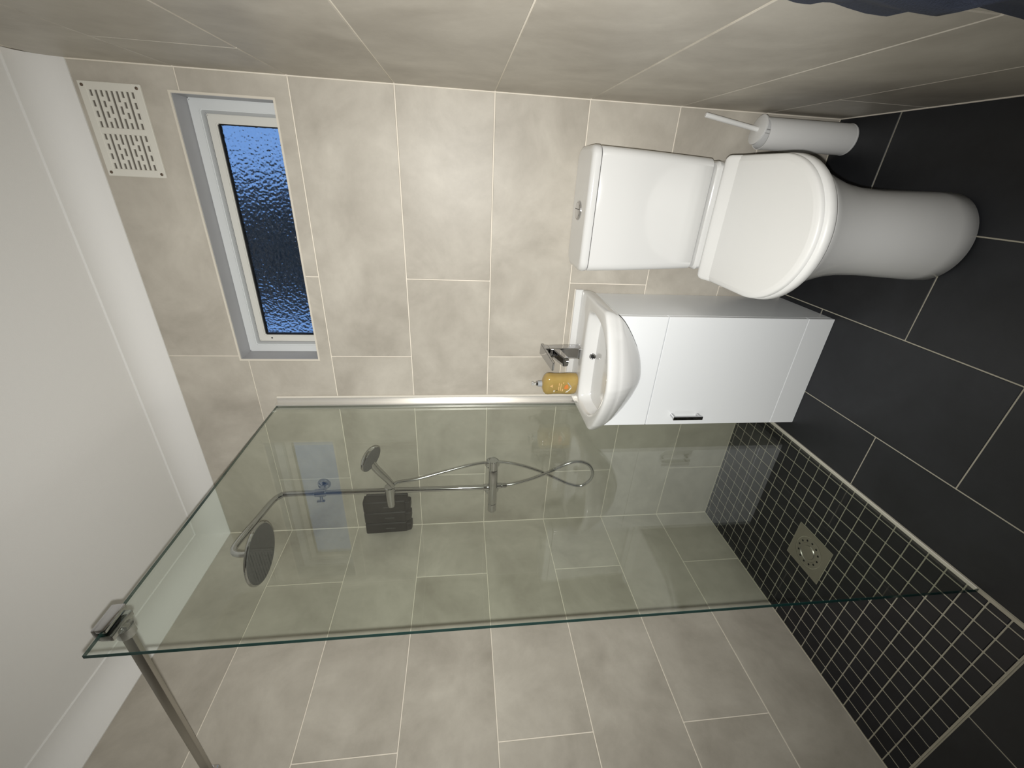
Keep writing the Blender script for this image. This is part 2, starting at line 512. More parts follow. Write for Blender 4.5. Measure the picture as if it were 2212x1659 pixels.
# ------------------------------------------------------------------ window
win = bpy.data.objects.new('window_1', None); COL.objects.link(win)
win.location = ((WX0 + WX1) / 2, 0.0, WZ0)
struct(win, 'small white framed window of blue hammered glass', 'window')
def ring_frame(x0, x1, z0, z1, t, y0, y1, bev=0.0):
    bm = bmesh.new()
    o_ = [(x0, z0), (x1, z0), (x1, z1), (x0, z1)]
    i_ = [(x0 + t, z0 + t), (x1 - t, z0 + t), (x1 - t, z1 - t), (x0 + t, z1 - t)]
    vo0 = [bm.verts.new((p[0], y0, p[1])) for p in o_]; vi0 = [bm.verts.new((p[0], y0, p[1])) for p in i_]
    vo1 = [bm.verts.new((p[0], y1, p[1])) for p in o_]; vi1 = [bm.verts.new((p[0], y1, p[1])) for p in i_]
    for k in range(4):
        j = (k + 1) % 4
        bm.faces.new((vo0[k], vo0[j], vi0[j], vi0[k])); bm.faces.new((vo1[k], vi1[k], vi1[j], vo1[j]))
        bm.faces.new((vi0[k], vi0[j], vi1[j], vi1[k])); bm.faces.new((vo0[k], vo1[k], vo1[j], vo0[j]))
    if bev: bmesh.ops.bevel(bm, geom=bm.edges[:], offset=bev, segments=2, affect='EDGES')
    return bm
obj('reveal', ring_frame(WX0, WX1, WZI, WZ1, 0.004, 0.0225, 0.12), M_REVEAL, win)
obj('reveal_front', ring_frame(WX0, WX1, WZ0, WZ1, 0.004, 0.002, 0.0225), M_REVEAL, win)
obj('edge_trim', ring_frame(WX0 - 0.003, WX1 + 0.003, WZ0 - 0.003, WZ1 + 0.003, 0.006, -0.0015, 0.006), M_TRIM, win)
obj('frame', ring_frame(WX0 + 0.004, WX1 - 0.004, WZI + 0.004, WZ1 - 0.004, 0.030, 0.074, 0.13, 0.003), M_FRAME, win)
obj('glazing_bead', ring_frame(WX0 + 0.032, WX1 - 0.032, WZI + 0.032, WZ1 - 0.032, 0.010, 0.083, 0.125, 0.002), M_FRAMESHADE, win)
sash = obj('sash', ring_frame(WX0 + 0.041, WX1 - 0.041, WZI + 0.041, WZ1 - 0.041, 0.026, 0.086, 0.12, 0.003), M_UPVC, win)
obj('gasket', ring_frame(WX0 + 0.066, WX1 - 0.066, WZI + 0.066, WZ1 - 0.066, 0.004, 0.094, 0.112), M_DARK, win)
obj('pane', box(WX0 + 0.064, WX1 - 0.064, 0.100, 0.106, WZI + 0.064, WZ1 - 0.064), M_PANE, win)
obj('screw_hole', lathe((WX0 + 0.056, 0.087, WZ1 - 0.090), (0, -1, 0), [(0, 0.003), (0.002, 0.003)], 10), M_DARK, sash)

# outside: dark conifer and lawn seen as a blur through the hammered glass
struct(obj('garden_ground', box(-8, 7, 0.35, 12, -0.35, -0.30), M_GRASS), 'dark lawn outside behind the window', 'ground')
tree = thing('conifer_tree', 'dark conifer outside, a blurred shade in the middle of the window glass', 'tree', (-0.95, 2.4, -0.30))
obj('trunk', tube([(-0.95, 2.4, -0.30), (-0.95, 2.4, 1.3)], [0.09, 0.06], 10), M_BARK, tree)
bm = bmesh.new()
for k in range(12):
    z = 0.3 + k * 0.36; r = 0.85 - 0.035 * k
    n = 28
    def zig(rr, zz, amp):
        return [(-0.95 + (rr * (1 + amp * (0.14 if i % 2 else -0.14) + random.uniform(-.05, .05))) * math.cos(2 * math.pi * i / n), 2.4 + rr * (1 + amp * (0.14 if i % 2 else -0.14)) * math.sin(2 * math.pi * i / n), zz + (random.uniform(-.05, .05) if amp else 0)) for i in range(n)]
    add_loft(bm, [zig(r * 0.5, z - 0.05, 0.3), zig(r, z, 1), zig(r * 0.4, z + 0.36, 0.3)])
obj('foliage', bm, M_LEAF, tree)

# ------------------------------------------------------------------ air vent
vent = thing('air_vent', 'cream plastic louvred air vent high in the corner beside the window', 'vent', (-0.168, 0.0, 2.168))
vx0, vx1, vz0, vz1 = -0.286, -0.050, 2.166, 2.324
bm = bmesh.new()
def fr(x0, x1, z0, z1): add_box(bm, x0, x1, -0.008, -0.0005, z0, z1, 0.0012)
bx, bz = 0.020, 0.019
fr(vx0, vx1, vz0, vz0 + bz); fr(vx0, vx1, vz1 - bz, vz1)
fr(vx0, vx0 + bx, vz0 + bz - 0.001, vz1 - bz + 0.001); fr(vx1 - bx, vx1, vz0 + bz - 0.001, vz1 - bz + 0.001)
xm = (vx0 + vx1) / 2
fr(xm - 0.008, xm + 0.008, vz0 + bz - 0.001, vz1 - bz + 0.001)
obj('face_frame', bm, M_VENT, vent)
obj('backing', box(vx0 + 0.01, vx1 - 0.01, -0.0022, -0.0004, vz0 + 0.01, vz1 - 0.01), M_VENTBACK, vent)  # dark sheet painted as the shade inside the slots
for (xa, xb) in ((vx0 + bx, xm - 0.008), (xm + 0.008, vx1 - bx)):
    hz = (vz1 - vz0 - 2 * bz)
    nrow = 9
    for k in range(nrow + 1):
        zc = vz0 + bz + hz * k / nrow
        obj('slat', box(xa - 0.001, xb + 0.001, -0.0065, -0.001, zc - 0.0034, zc + 0.0034, 0.0008), M_VENT, vent)
    bm = bmesh.new()
    for k in range(nrow):
        zc = vz0 + bz + hz * (k + 0.5) / nrow
        if k % 3 != 1:
            for q in ((0.33, 0.66) if k % 2 else (0.22, 0.5, 0.78)):
                xc = xa + (xb - xa) * q
                add_box(bm, xc - 0.005, xc + 0.005, -0.006, -0.001, zc - 0.004, zc + 0.004)
    obj('bridge', bm, M_VENT, vent)
for sx in (vx0 + 0.010, vx1 - 0.010):
    for sz in (vz0 + 0.010, vz1 - 0.010):
        obj('screw', lathe((sx, -0.0078, sz), (0, -1, 0), [(0, 0.0042), (0.0012, 0.004), (0.002, 0.002)], 14), M_SCREW, vent)

# ================================================================== shower screen
GX = -1.083
scr = thing('shower_screen', 'tall clear glass shower screen standing on the mosaic edge', 'shower screen', (GX, -0.49, 0.0014))
GY0, GY1, GT = -0.975, -0.014, 0.004
obj('glass_panel', box(GX - GT, GX + GT, GY0, GY1, 0.004, 1.996), M_SCREEN, scr)
bm = bmesh.new()
add_box(bm, GX - GT, GX + GT, GY0 - 0.0012, GY0 - 0.0002, 0.004, 1.9972)
add_box(bm, GX - GT, GX + GT, GY0 - 0.0012, GY1, 1.9962, 1.9972)
obj('polished_edge', bm, M_GEDGE, scr)
bm = bmesh.new()
add_box(bm, GX - 0.016, GX + 0.030, -0.006, -0.0003, 0.004, 2.0, 0.0015)
add_box(bm, GX - 0.011, GX - GT - 0.0006, -0.030, -0.004, 0.004, 2.0, 0.001)
add_box(bm, GX + GT + 0.0006, GX + 0.011, -0.030, -0.004, 0.004, 2.0, 0.001)
obj('wall_channel', bm, M_CHANNEL, scr)
obj('silicone_seal', box(GX - 0.0055, GX + 0.0055, GY0 + 0.002, GY1, 0.0014, 0.0062, 0.0015), M_SILICONE, scr)
bm = bmesh.new(); add_tube(bm, [(GX + 0.031, -0.003, 0.006), (GX + 0.031, -0.003, 1.998)], 0.0045, 8)
obj('silicone_bead', bm, M_SILICONE, scr)

# support bar
BY = -0.905; BZ = 1.983
bar = thing('support_bar', 'flat brushed steel support bar from glass screen to tiled shower wall', 'support bar', (-1.42, BY, 1.96))
obj('bar', box(-W + 0.012, GX - 0.012, BY - 0.006, BY + 0.006, BZ - 0.015, BZ + 0.009, 0.003, 2), M_STEEL, bar)
bm = bmesh.new()
add_box(bm, GX - 0.020, GX - GT - 0.0006, BY - 0.030, BY + 0.030, 1.976, 2.003, 0.003, 2)
add_box(bm, GX + GT + 0.0006, GX + 0.016, BY - 0.030, BY + 0.030, 1.982, 2.003, 0.003, 2)
add_box(bm, GX - 0.018, GX + 0.015, BY - 0.030, BY + 0.030, 1.998, 2.010, 0.003, 2)
obj('glass_clamp', bm, M_CHROME, bar)
obj('clamp_socket', lathe((GX - 0.018, BY, BZ - 0.004), (-1, 0, 0), [(0, 0.017), (0.022, 0.017), (0.026, 0.015)], 24), M_CHROME, bar)
obj('wall_socket', box(-W + 0.0002, -W + 0.022, BY - 0.016, BY + 0.016, BZ - 0.024, BZ + 0.020, 0.004, 2), M_CHROME, bar)

# ================================================================== drain
dr = thing('floor_drain', 'square steel shower drain set in the dark mosaic', 'drain', (DX, DY, 0.0))
bm = bmesh.new()
sq = []
N = 48
def sqpt(a, h):
    c, s = math.cos(a), math.sin(a); k = h / max(abs(c), abs(s)); return (DX + c * k, DY + s * k)
angs = [2 * math.pi * (i + 0.0) / N for i in range(N)]
add_loft(bm, [[(*sqpt(a, 0.075), -0.005) for a in angs], [(*sqpt(a, 0.075), 0.0006) for a in angs],
              [(DX + 0.058 * math.cos(a), DY + 0.058 * math.sin(a), 0.0008) for a in angs],
              [(DX + 0.058 * math.cos(a), DY + 0.058 * math.sin(a), -0.003) for a in angs]], True, True)
obj('plate', bm, M_STEEL, dr)
obj('grate', lathe((DX, DY, -0.003), (0, 0, 1), [(0, 0.055), (0.003, 0.055), (0.0042, 0.050), (0.0042, 0.036), (0.0022, 0.034), (0.0022, 0.026), (0.0048, 0.024), (0.0058, 0.012), (0.006, 0.001)], 40), M_STEEL, dr)
for k in range(12):
    a = 2 * math.pi * k / 12
    cx_, cy_ = DX + 0.043 * math.cos(a), DY + 0.043 * math.sin(a)
    obj('slot', lathe((cx_, cy_, 0.0009), (0, 0, 1), [(0, 0.004), (0.0006, 0.004)], 8), M_DARK, dr)

# ================================================================== toilet
TX = -0.318
toilet = thing('toilet', 'white close coupled toilet with closed lid against the tiled wall', 'toilet', (TX, -0.30, 0.0))
def dring(cx, w, yb, ys, yf, z, rb=0.02, nf=28, ns=5, nb=6):
    """D outline: rounded back corners, straight sides, elliptical front"""
    pts = []
    for i in range(nf + 1):
        a = math.pi * i / nf
        pts.append((cx + w * math.cos(a), ys - (ys - yf) * math.sin(a), z))
    for i in range(1, ns):
        pts.append((cx - w, ys + (yb - rb - ys) * i / ns, z))
    for i in range(5):
        a = math.pi / 2 * i / 4
        pts.append((cx - w + rb - rb * math.cos(a), yb - rb + rb * math.sin(a), z))
    for i in range(1, nb):
        pts.append((cx - w + rb + (2 * w - 2 * rb) * i / nb, yb, z))
    for i in range(5):
        a = math.pi / 2 * i / 4
        pts.append((cx + w - rb + rb * math.sin(a), yb - rb + rb * math.cos(a), z))
    for i in range(1, ns):
        pts.append((cx + w, yb - rb + (ys - yb + rb) * i / ns, z))
    return pts
pan = [(0.0, 0.108, -0.05, -0.470, -0.572), (0.006, 0.113, -0.05, -0.470, -0.578), (0.05, 0.112, -0.05, -0.465, -0.575),
       (0.12, 0.110, -0.05, -0.455, -0.566), (0.19, 0.109, -0.05, -0.440, -0.556), (0.25, 0.114, -0.045, -0.425, -0.552),
       (0.30, 0.126, -0.04, -0.41, -0.555), (0.345, 0.144, -0.03, -0.40, -0.564), (0.38, 0.160, -0.02, -0.395, -0.574),
       (0.395, 0.168, -0.015, -0.395, -0.580), (0.408, 0.170, -0.015, -0.395, -0.582), (0.414, 0.166, -0.018, -0.395, -0.578)]
obj('pan', loft([dring(TX, w, yb, ys, yf, z) for z, w, yb, ys, yf in pan]), M_CERAMIC, toilet, 50)
sh = [(0.40, 0.150, -0.155), (0.44, 0.158, -0.158), (0.478, 0.166, -0.162), (0.487, 0.160, -0.156)]
obj('cistern_shelf', loft([rrect(TX - w, TX + w, y, -0.004, 0.022, z) for z, w, y in sh]), M_CERAMIC, toilet, 50)
cs = [(0.489, 0.160, -0.140), (0.496, 0.169, -0.150), (0.56, 0.172, -0.156), (0.72, 0.179, -0.165), (0.857, 0.1835, -0.169), (0.8595, 0.182, -0.1675)]
CX = -0.315
obj('cistern', loft([rrect(CX - w, CX + w, y, -0.003, 0.026, z, 8) for z, w, y in cs]), M_CERAMIC, toilet, 50)
lidp = [(0.8622, 0.180, -0.165), (0.8624, 0.1845, -0.170), (0.865, 0.1855, -0.171), (0.877, 0.1855, -0.171), (0.884, 0.183, -0.1685), (0.8875, 0.1785, -0.164), (0.889, 0.173, -0.158)]
obj('lid_gap', loft([rrect(CX - 0.1785, CX + 0.1785, -0.164, -0.004, 0.024, z, 8) for z in (0.8594, 0.8623)]), M_DARK, toilet)
clid = obj('cistern_lid', loft([rrect(CX - w, CX + w, y, -0.002, 0.032, z, 8) for z, w, y in lidp]), M_CERAMIC, toilet, 50)
BTX, BTY = -0.318, -0.075
obj('flush_button', lathe((BTX, BTY, 0.8885), (0, 0, 1), [(0, 0.030), (0.003, 0.030), (0.0045, 0.027), (0.003, 0.0255), (0.0050, 0.024), (0.0058, 0.012), (0.006, 0.0005)], 32), M_CHROME, clid)
obj('button_split', box(BTX + 0.004, BTX + 0.0055, BTY - 0.022, BTY + 0.022, 0.8930, 0.8948), M_DARK, clid)
TXL = -0.3215
seat = [(0.4155, 0.174, -0.404, -0.590), (0.4165, 0.182, -0.400, -0.599), (0.423, 0.187, -0.400, -0.604), (0.436, 0.1865, -0.400, -0.604), (0.442, 0.1835, -0.40, -0.600), (0.4440, 0.178, -0.40, -0.594)]
obj('seat', loft([dring(TXL, w, -0.172, ys, yf, z) for z, w, ys, yf in seat]), M_SEAT, toilet, 50)
lid = [(0.4450, 0.174, -0.404, -0.588), (0.4456, 0.181, -0.400, -0.594), (0.449, 0.1845, -0.400, -0.598), (0.456, 0.1840, -0.400, -0.597), (0.4595, 0.181, -0.400, -0.593),
       (0.4600, 0.175, -0.400, -0.586), (0.4612, 0.172, -0.400, -0.583), (0.4617, 0.168, -0.400, -0.579)]
LB = -0.222        # lid proper starts here, the sloping hinge strip lies behind it
tl = obj('lid', loft([dring(TXL, w, LB, ys, yf, z, 0.002) for z, w, ys, yf in lid]), M_SEAT, toilet, 50)
secs = []
for y, dw in ((LB - 0.001, 0), (-0.205, 0), (-0.19, 0), (-0.181, 0.0015), (-0.174, 0.006), (-0.170, 0.013), (-0.1685, 0.022)):
    w = 0.1843 - dw; zt = 0.4602 + 0.016 * min(1, (y - LB + 0.001) / 0.045) - (0.002 if dw > 0.01 else 0)
    secs.append([(TXL - w, y, 0.4456), (TXL + w, y, 0.4456), (TXL + w, y, zt - 0.004), (TXL + w - 0.003, y, zt - 0.001), (TXL + w - 0.008, y, zt), (TXL - w + 0.008, y, zt), (TXL - w + 0.003, y, zt - 0.001), (TXL - w, y, zt - 0.004)])
obj('hinge_cover', loft(secs), M_SEAT, tl, 40)
for sx in (-0.075, 0.075):
    obj('hinge', lathe((TXL + sx - 0.02, -0.165, 0.452), (1, 0, 0), [(0, 0.008), (0.04, 0.008)], 14), M_CHROME, toilet)

# ------------------------------------------------------------------ toilet brush
hx, hy = -0.064, -0.056
hold = thing('toilet_brush_holder', 'white cylindrical toilet brush holder on the floor in the corner', 'brush holder', (hx, hy, 0.0))
bm = lathe((hx, hy, 0.0005), (0, 0, 1), [(0, 0.044), (0.002, 0.046), (0.306, 0.046), (0.308, 0.0455), (0.308, 0.0435), (0.30, 0.043), (0.012, 0.043), (0.010, 0.02), (0.010, 0.0005)], 40)
obj('cup', bm, M_HOLDER, hold)
obj('base_ring', lathe((hx, hy, 0.0002), (0, 0, 1), [(0, 0.0455), (0.003, 0.0468), (0.006, 0.0464)], 40), M_HOLDER, hold)
br = thing('toilet_brush', 'white toilet brush with thin rod handle and tilted disc cover', 'toilet brush', (hx, hy, 0.02))
hd = Vector((0.031, 0.012, 0.185)).normalized()
bc = Vector((hx + 0.009, hy - 0.003, 0.3195))
obj('cover_disc', lathe(bc, hd, [(0, 0.041), (0.001, 0.043), (0.006, 0.043), (0.007, 0.041), (0.0075, 0.008)], 40), M_HOLDER, br)
obj('handle', tube([bc + hd * 0.004, bc + hd * 0.188, bc + hd * 0.190], [0.0075, 0.0075, 0.006], 16), M_SEAT, br)
bm = bmesh.new()
add_tube(bm, [(hx, hy, 0.04), (hx, hy, 0.05), (hx, hy, 0.12), (hx, hy, 0.13), (hx + 0.004, hy, 0.25), bc], [0.015, 0.024, 0.024, 0.006, 0.006, 0.006], 16)
obj('bristle_head', bm, M_HOLDER, br)

# ================================================================== vanity cabinet
cx0, cx1, cyf = -1.026, -0.611, -0.286
cab = thing('vanity_cabinet', 'white single door vanity cabinet under the basin', 'cabinet', ((cx0 + cx1) / 2, -0.14, 0.0))
obj('side_panel', box(cx1 - 0.016, cx1, cyf + 0.018, -0.003, 0.0, 0.772, 0.0008), M_CAB, cab)
obj('side_panel', box(cx0, cx0 + 0.016, cyf + 0.018, -0.003, 0.0, 0.772, 0.0008), M_CAB, cab)
obj('base_panel', box(cx0 + 0.016, cx1 - 0.016, cyf + 0.018, -0.003, 0.095, 0.111), M_CAB, cab)
obj('fascia', box(cx0, cx1, cyf, cyf + 0.0175, 0.6015, 0.772, 0.001), M_CAB, cab)
door = obj('door', box(cx0, cx1, cyf, cyf + 0.0175, 0.0985, 0.5985, 0.001), M_CAB, cab)
obj('plinth', box(cx0, cx1, cyf, cyf + 0.0175, 0.0, 0.0970, 0.001), M_CAB, cab)
bm = bmesh.new()
hxx = -0.983
add_box(bm, hxx - 0.0065, hxx + 0.0065, cyf - 0.032, cyf - 0.023, 0.400, 0.514, 0.001)
add_box(bm, hxx - 0.005, hxx + 0.005, cyf - 0.024, cyf - 0.0002, 0.402, 0.412, 0.001)
add_box(bm, hxx - 0.005, hxx + 0.005, cyf - 0.024, cyf - 0.0002, 0.502, 0.512, 0.001)
obj('handle', bm, M_CHROME, door)

# ================================================================== basin
BCX = -0.8185
basin = thing('washbasin', 'white ceramic basin with bowed front on the cabinet', 'basin', (BCX, -0.2, 0.773))
NB = 144
def cast(poly, c, th):
    dx, dy = math.cos(th), math.sin(th); best = None
    for i in range(len(poly)):
        ax, ay = poly[i]; bx_, by_ = poly[(i + 1) % len(poly)]
        ex, ey = bx_ - ax, by_ - ay
        den = dx * ey - dy * ex
        if abs(den) < 1e-12: continue
        t = ((ax - c[0]) * ey - (ay - c[1]) * ex) / den
        s = ((ax - c[0]) * dy - (ay - c[1]) * dx) / den
        if t > 0 and -1e-9 <= s <= 1 + 1e-9 and (best is None or t > best): best = t
    return best
def soften(poly, it):
    for _ in range(it):
        q = []
        for i in range(len(poly)):
            a, b = poly[i], poly[(i + 1) % len(poly)]
            q += [(a[0] * .75 + b[0] * .25, a[1] * .75 + b[1] * .25), (a[0] * .25 + b[0] * .75, a[1] * .25 + b[1] * .75)]
        poly = q
    return poly
HW = 0.222
outer = [(HW - 0.002, -0.0005), (HW, -0.012), (HW, -0.15), (HW, -0.285), (HW - 0.004, -0.300), (HW - 0.016, -0.312)]
for i in range(1, 16):
    x = (HW - 0.016) * (1 - 2 * i / 16)
    outer.append((x, -0.306 - 0.109 * (1 - (abs(x) / HW) ** 1.6)))
outer += [(-HW + 0.016, -0.312), (-HW + 0.004, -0.300), (-HW, -0.285), (-HW, -0.15), (-HW, -0.012), (-HW + 0.002, -0.0005)]
outer_s = outer
bowl = [(0.155, -0.128), (0.178, -0.150), (0.180, -0.20), (0.172, -0.26), (0.145, -0.312), (0.10, -0.352), (0.05, -0.378), (0, -0.385),
        (-0.05, -0.378), (-0.10, -0.352), (-0.145, -0.312), (-0.172, -0.26), (-0.180, -0.20), (-0.178, -0.150), (-0.155, -0.128)]
bowl = soften(bowl, 2)
BC = (0.0, -0.235)
angs = [2 * math.pi * i / NB for i in range(NB)]
ro = [cast(outer_s, BC, a) for a in angs]
rb_ = [cast(bowl, BC, a) for a in angs]
def bring(rad, z, sy=1.0):
    return [(BCX + BC[0] + r * math.cos(a), BC[1] + r * math.sin(a) * sy, z) for r, a in zip(rad, angs)]
def sub(rad, d): return [max(r - d, 0.003) for r in rad]
RZ = 0.822
rings = []
rings.append([(BCX + 0.004 * math.cos(a), -0.235 + 0.004 * math.sin(a), 0.704) for a in angs])
for s, z in ((0.25, 0.705), (0.5, 0.711), (0.72, 0.724), (0.86, 0.745), (0.94, 0.772), (0.975, 0.797)):
    rings.append(bring([r * s for r in rb_], z))
rings.append(bring(sub(rb_, 0.002), 0.812))
rings.append(bring(sub(rb_, -0.002), 0.8185))
rings.append(bring([r + 0.008 for r in rb_], RZ - 0.0005))
rings.append(bring([min(r + 0.016, q - 0.011) for r, q in zip(rb_, ro)], RZ))
rings.append(bring(sub(ro, 0.010), RZ))
rings.append(bring(sub(ro, 0.005), RZ - 0.0012))
rings.append(bring(sub(ro, 0.0015), RZ - 0.005))
rings.append(bring(sub(ro, 0.0), RZ - 0.011))
rings.append(bring(sub(ro, 0.0008), 0.800))
rings.append(bring(sub(ro, 0.004), 0.788))
rings.append(bring(sub(ro, 0.010), 0.7755))
PX = [(BC[0] + r * math.cos(a), BC[1] + r * math.sin(a)) for r, a in zip(sub(ro, 0.010), angs)]
for z, sx, sy in ((0.7753, 1, 1), (0.764, 0.960, 0.965), (0.750, 0.895, 0.91), (0.733, 0.795, 0.82), (0.713, 0.655, 0.69), (0.693, 0.495, 0.51), (0.677, 0.335, 0.32), (0.667, 0.18, 0.15), (0.662, 0.05, 0.03)):
    ring = []
    for x, y in PX:
        yy = min(y, -0.288)
        ring.append((BCX + x * sx, -0.288 + (yy + 0.288) * sy, z))
    rings.append(ring)
obj('bowl', loft(rings), M_CERAMIC, basin, 60)
obj('rear_upstand', box(BCX - HW + 0.001, BCX + HW - 0.001, -0.011, -0.0006, RZ - 0.006, 0.846, 0.003, 2), M_CERAMIC, basin)
bm = bmesh.new(); add_tube(bm, [(BCX - HW, -0.002, 0.847), (BCX + HW, -0.002, 0.847)], 0.003, 8)
obj('silicone_bead', bm, M_SILICONE, basin)
# overflow in the rear wall of the bowl, waste at the bottom
ofc = Vector((BCX + 0.002, -0.1335, 0.787)); ofd = Vector((0, -0.985, 0.17)).normalized()
ov = obj('overflow_ring', lathe(ofc, ofd, [(-0.006, 0.0120), (0.003, 0.0120), (0.0045, 0.0105), (0.003, 0.0075), (-0.002, 0.007)], 26), M_CHROME, basin)
obj('overflow_hole', lathe(ofc, ofd, [(-0.001, 0.0068), (0.0005, 0.0066)], 18), M_DARK, ov)
obj('waste', lathe((BCX, -0.235, 0.704), (0, 0, 1), [(0, 0.028), (0.003, 0.028), (0.0045, 0.024), (0.006, 0.015), (0.0065, 0.001)], 28), M_CHROME, basin)

# ------------------------------------------------------------------ tap
tx, ty = -0.826, -0.066
tap = thing('basin_tap', 'chrome square mixer tap standing on the basin', 'tap', (tx, ty, RZ))
obj('base_plate', loft([rrect(tx - w, tx + w, ty - w, ty + w, 0.008, z) for z, w in ((RZ + 0.0002, 0.025), (RZ + 0.003, 0.025), (RZ + 0.004, 0.024))]), M_CHROME, tap)
obj('body', loft([rrect(tx - w, tx + w, ty - w, ty + w, 0.007, z) for z, w in ((RZ + 0.003, 0.0225), (0.900, 0.0215), (0.936, 0.021), (0.941, 0.019))]), M_CHROME, tap)
def slab(p0, p1, side, up, w0, w1, h0, h1, bev=0.003):
    p0 = Vector(p0); p1 = Vector(p1); s = Vector(side).normalized(); u = Vector(up).normalized()
    bm = bmesh.new()
    add_loft(bm, [[p + s * (a * w) + u * (b * h) for a, b in ((-1, -1), (1, -1), (1, 1), (-1, 1))] for p, w, h in ((p0, w0, h0), (p1, w1, h1))])
    bmesh.ops.bevel(bm, geom=bm.edges[:], offset=bev, segments=2, affect='EDGES')
    return bm
sp = obj('spout', slab((tx, ty - 0.008, 0.918), (tx - 0.006, ty - 0.090, 0.892), (1, 0, 0), (0, -0.2, 1), 0.0195, 0.0175, 0.015, 0.011), M_CHROME, tap)
obj('aerator', lathe((tx - 0.0055, ty - 0.080, 0.889), (0, -0.25, -1), [(0, 0.011), (0.008, 0.011), (0.009, 0.009)], 20), M_CHROME, sp)
obj('cartridge_cap', loft([rrect(tx - w, tx + w, ty - w, ty + w, 0.007, z) for z, w in ((0.942, 0.019), (0.943, 0.021), (0.957, 0.021), (0.960, 0.019))]), M_CHROME, tap)
obj('lever', slab((tx + 0.004, ty + 0.022, 0.966), (tx - 0.022, ty - 0.098, 0.940), (0.97, -0.2, 0), (0, -0.2, 1), 0.023, 0.018, 0.006, 0.004, 0.002), M_CHROME, tap)

# ------------------------------------------------------------------ soap bottle
sx_, sy_ = -0.957, -0.082
sb = thing('soap_bottle', 'amber liquid soap pump bottle standing on the basin beside the tap', 'soap bottle', (sx_, sy_, RZ))
def oval(w, d, z, n=40, e=2.6):
    pts = []
    for i in range(n):
        a = 2 * math.pi * i / n; c, s = math.cos(a), math.sin(a)
        ca_, sa_ = math.copysign(abs(c) ** (2 / e), c), math.copysign(abs(s) ** (2 / e), s)
        x, y = w * ca_, d * sa_
        r_ = math.radians(-14)
        pts.append((sx_ + x * math.cos(r_) - y * math.sin(r_), sy_ + x * math.sin(r_) + y * math.cos(r_), z))
    return pts
bp_ = [(0.0004, .043, .026), (0.004, .0465, .029), (0.03, .0475, .030), (0.06, .0455, .0285), (0.09, .0455, .0285), (0.112, .0475, .030), (0.122, .0455, .0285), (0.131, .035, .023), (0.136, .020, .016), (0.138, .0105, .0105)]
body = obj('bottle', loft([oval(w, d, RZ + z) for z, w, d in bp_]), M_SOAP, sb, 50)
obj('collar', lathe((sx_, sy_, RZ + 0.1375), (0, 0, 1), [(0, 0.0115), (0.016, 0.0115), (0.017, 0.009)], 24), M_COLLAR, sb)
obj('chrome_ring', lathe((sx_, sy_, RZ + 0.1545), (0, 0, 1), [(0, 0.0085), (0.006, 0.0085), (0.007, 0.007)], 24), M_CHROME, sb)
bm = bmesh.new()
add_lathe(bm, (sx_, sy_, RZ + 0.161), (0, 0, 1), [(0, 0.0035), (0.010, 0.0035), (0.0105, 0.008), (0.017, 0.008), (0.018, 0.006)], 18)
add_tube(bm, [(sx_, sy_, RZ + 0.1745), (sx_ + 0.01, sy_ - 0.022, RZ + 0.1745), (sx_ + 0.012, sy_ - 0.027, RZ + 0.171)], [0.004, 0.0035, 0.003], 10)
obj('pump_head', bm, M_PUMP, sb)
# flat printed marks on the front of the bottle, following its curve
def print_mark(name, pts, mat, off=0.0009):
    """pts: (u along width -1..1, z above the deck) polygon on the front face"""
    bm = bmesh.new(); vsx = []
    for u, z in pts:
        for (za, wa, da), (zb, wb, db) in zip(bp_[:-1], bp_[1:]):
            if za <= z <= zb:
                t = (z - za) / (zb - za); w = wa + (wb - wa) * t; d = da + (db - da) * t; break
        e = 2.6
        x = u * w; y = -d * (1 - abs(u) ** e) ** (1 / e) - off
        r_ = math.radians(-14)
        vsx.append((sx_ + x * math.cos(r_) - y * math.sin(r_), sy_ + x * math.sin(r_) + y * math.cos(r_), RZ + z))
    f = bm.faces.new([bm.verts.new(v) for v in vsx])
    r = bmesh.ops.extrude_face_region(bm, geom=[f])
    bmesh.ops.translate(bm, verts=[v for v in r['geom'] if isinstance(v, bmesh.types.BMVert)], vec=(0, -0.0004, 0))
    return obj(name, bm, mat, body)
print_mark('orange_mark', [(-0.10, .043), (0.05, .036), (0.36, .040), (0.40, .046), (0.28, .052), (-0.06, .053)], M_LABEL_O)
print_mark('white_mark', [(-0.52, .044), (-0.42, .036), (-0.12, .027), (0.10, .0235), (0.10, .029), (-0.14, .033), (-0.40, .044)], M_LABEL_W)
print_mark('white_mark', [(0.14, .0235), (0.30, .029), (0.60, .041), (0.60, .044), (0.30, .0325), (0.14, .0275)], M_COLLAR)
print_mark('pale_mark', [(-0.35, .056), (0.62, .056), (0.62, .060), (-0.35, .060)], M_LABEL_P)
print_mark('pale_mark', [(-0.30, .065), (0.50, .065), (0.50, .068), (-0.30, .068)], M_LABEL_P)
print_mark('pale_mark', [(-0.25, .073), (0.55, .073), (0.55, .076), (-0.25, .076)], M_LABEL_P)
print_mark('dark_mark', [(-0.30, .078), (-0.20, .078), (-0.20, .0825), (-0.30, .0825)], M_LABEL_D)
print_mark('white_mark', [(-0.42, .088), (-0.22, .088), (-0.20, .094), (-0.42, .094)], M_LABEL_W)
print_mark('pale_mark', [(0.10, .100), (0.42, .100), (0.26, .112)], M_LABEL_P)

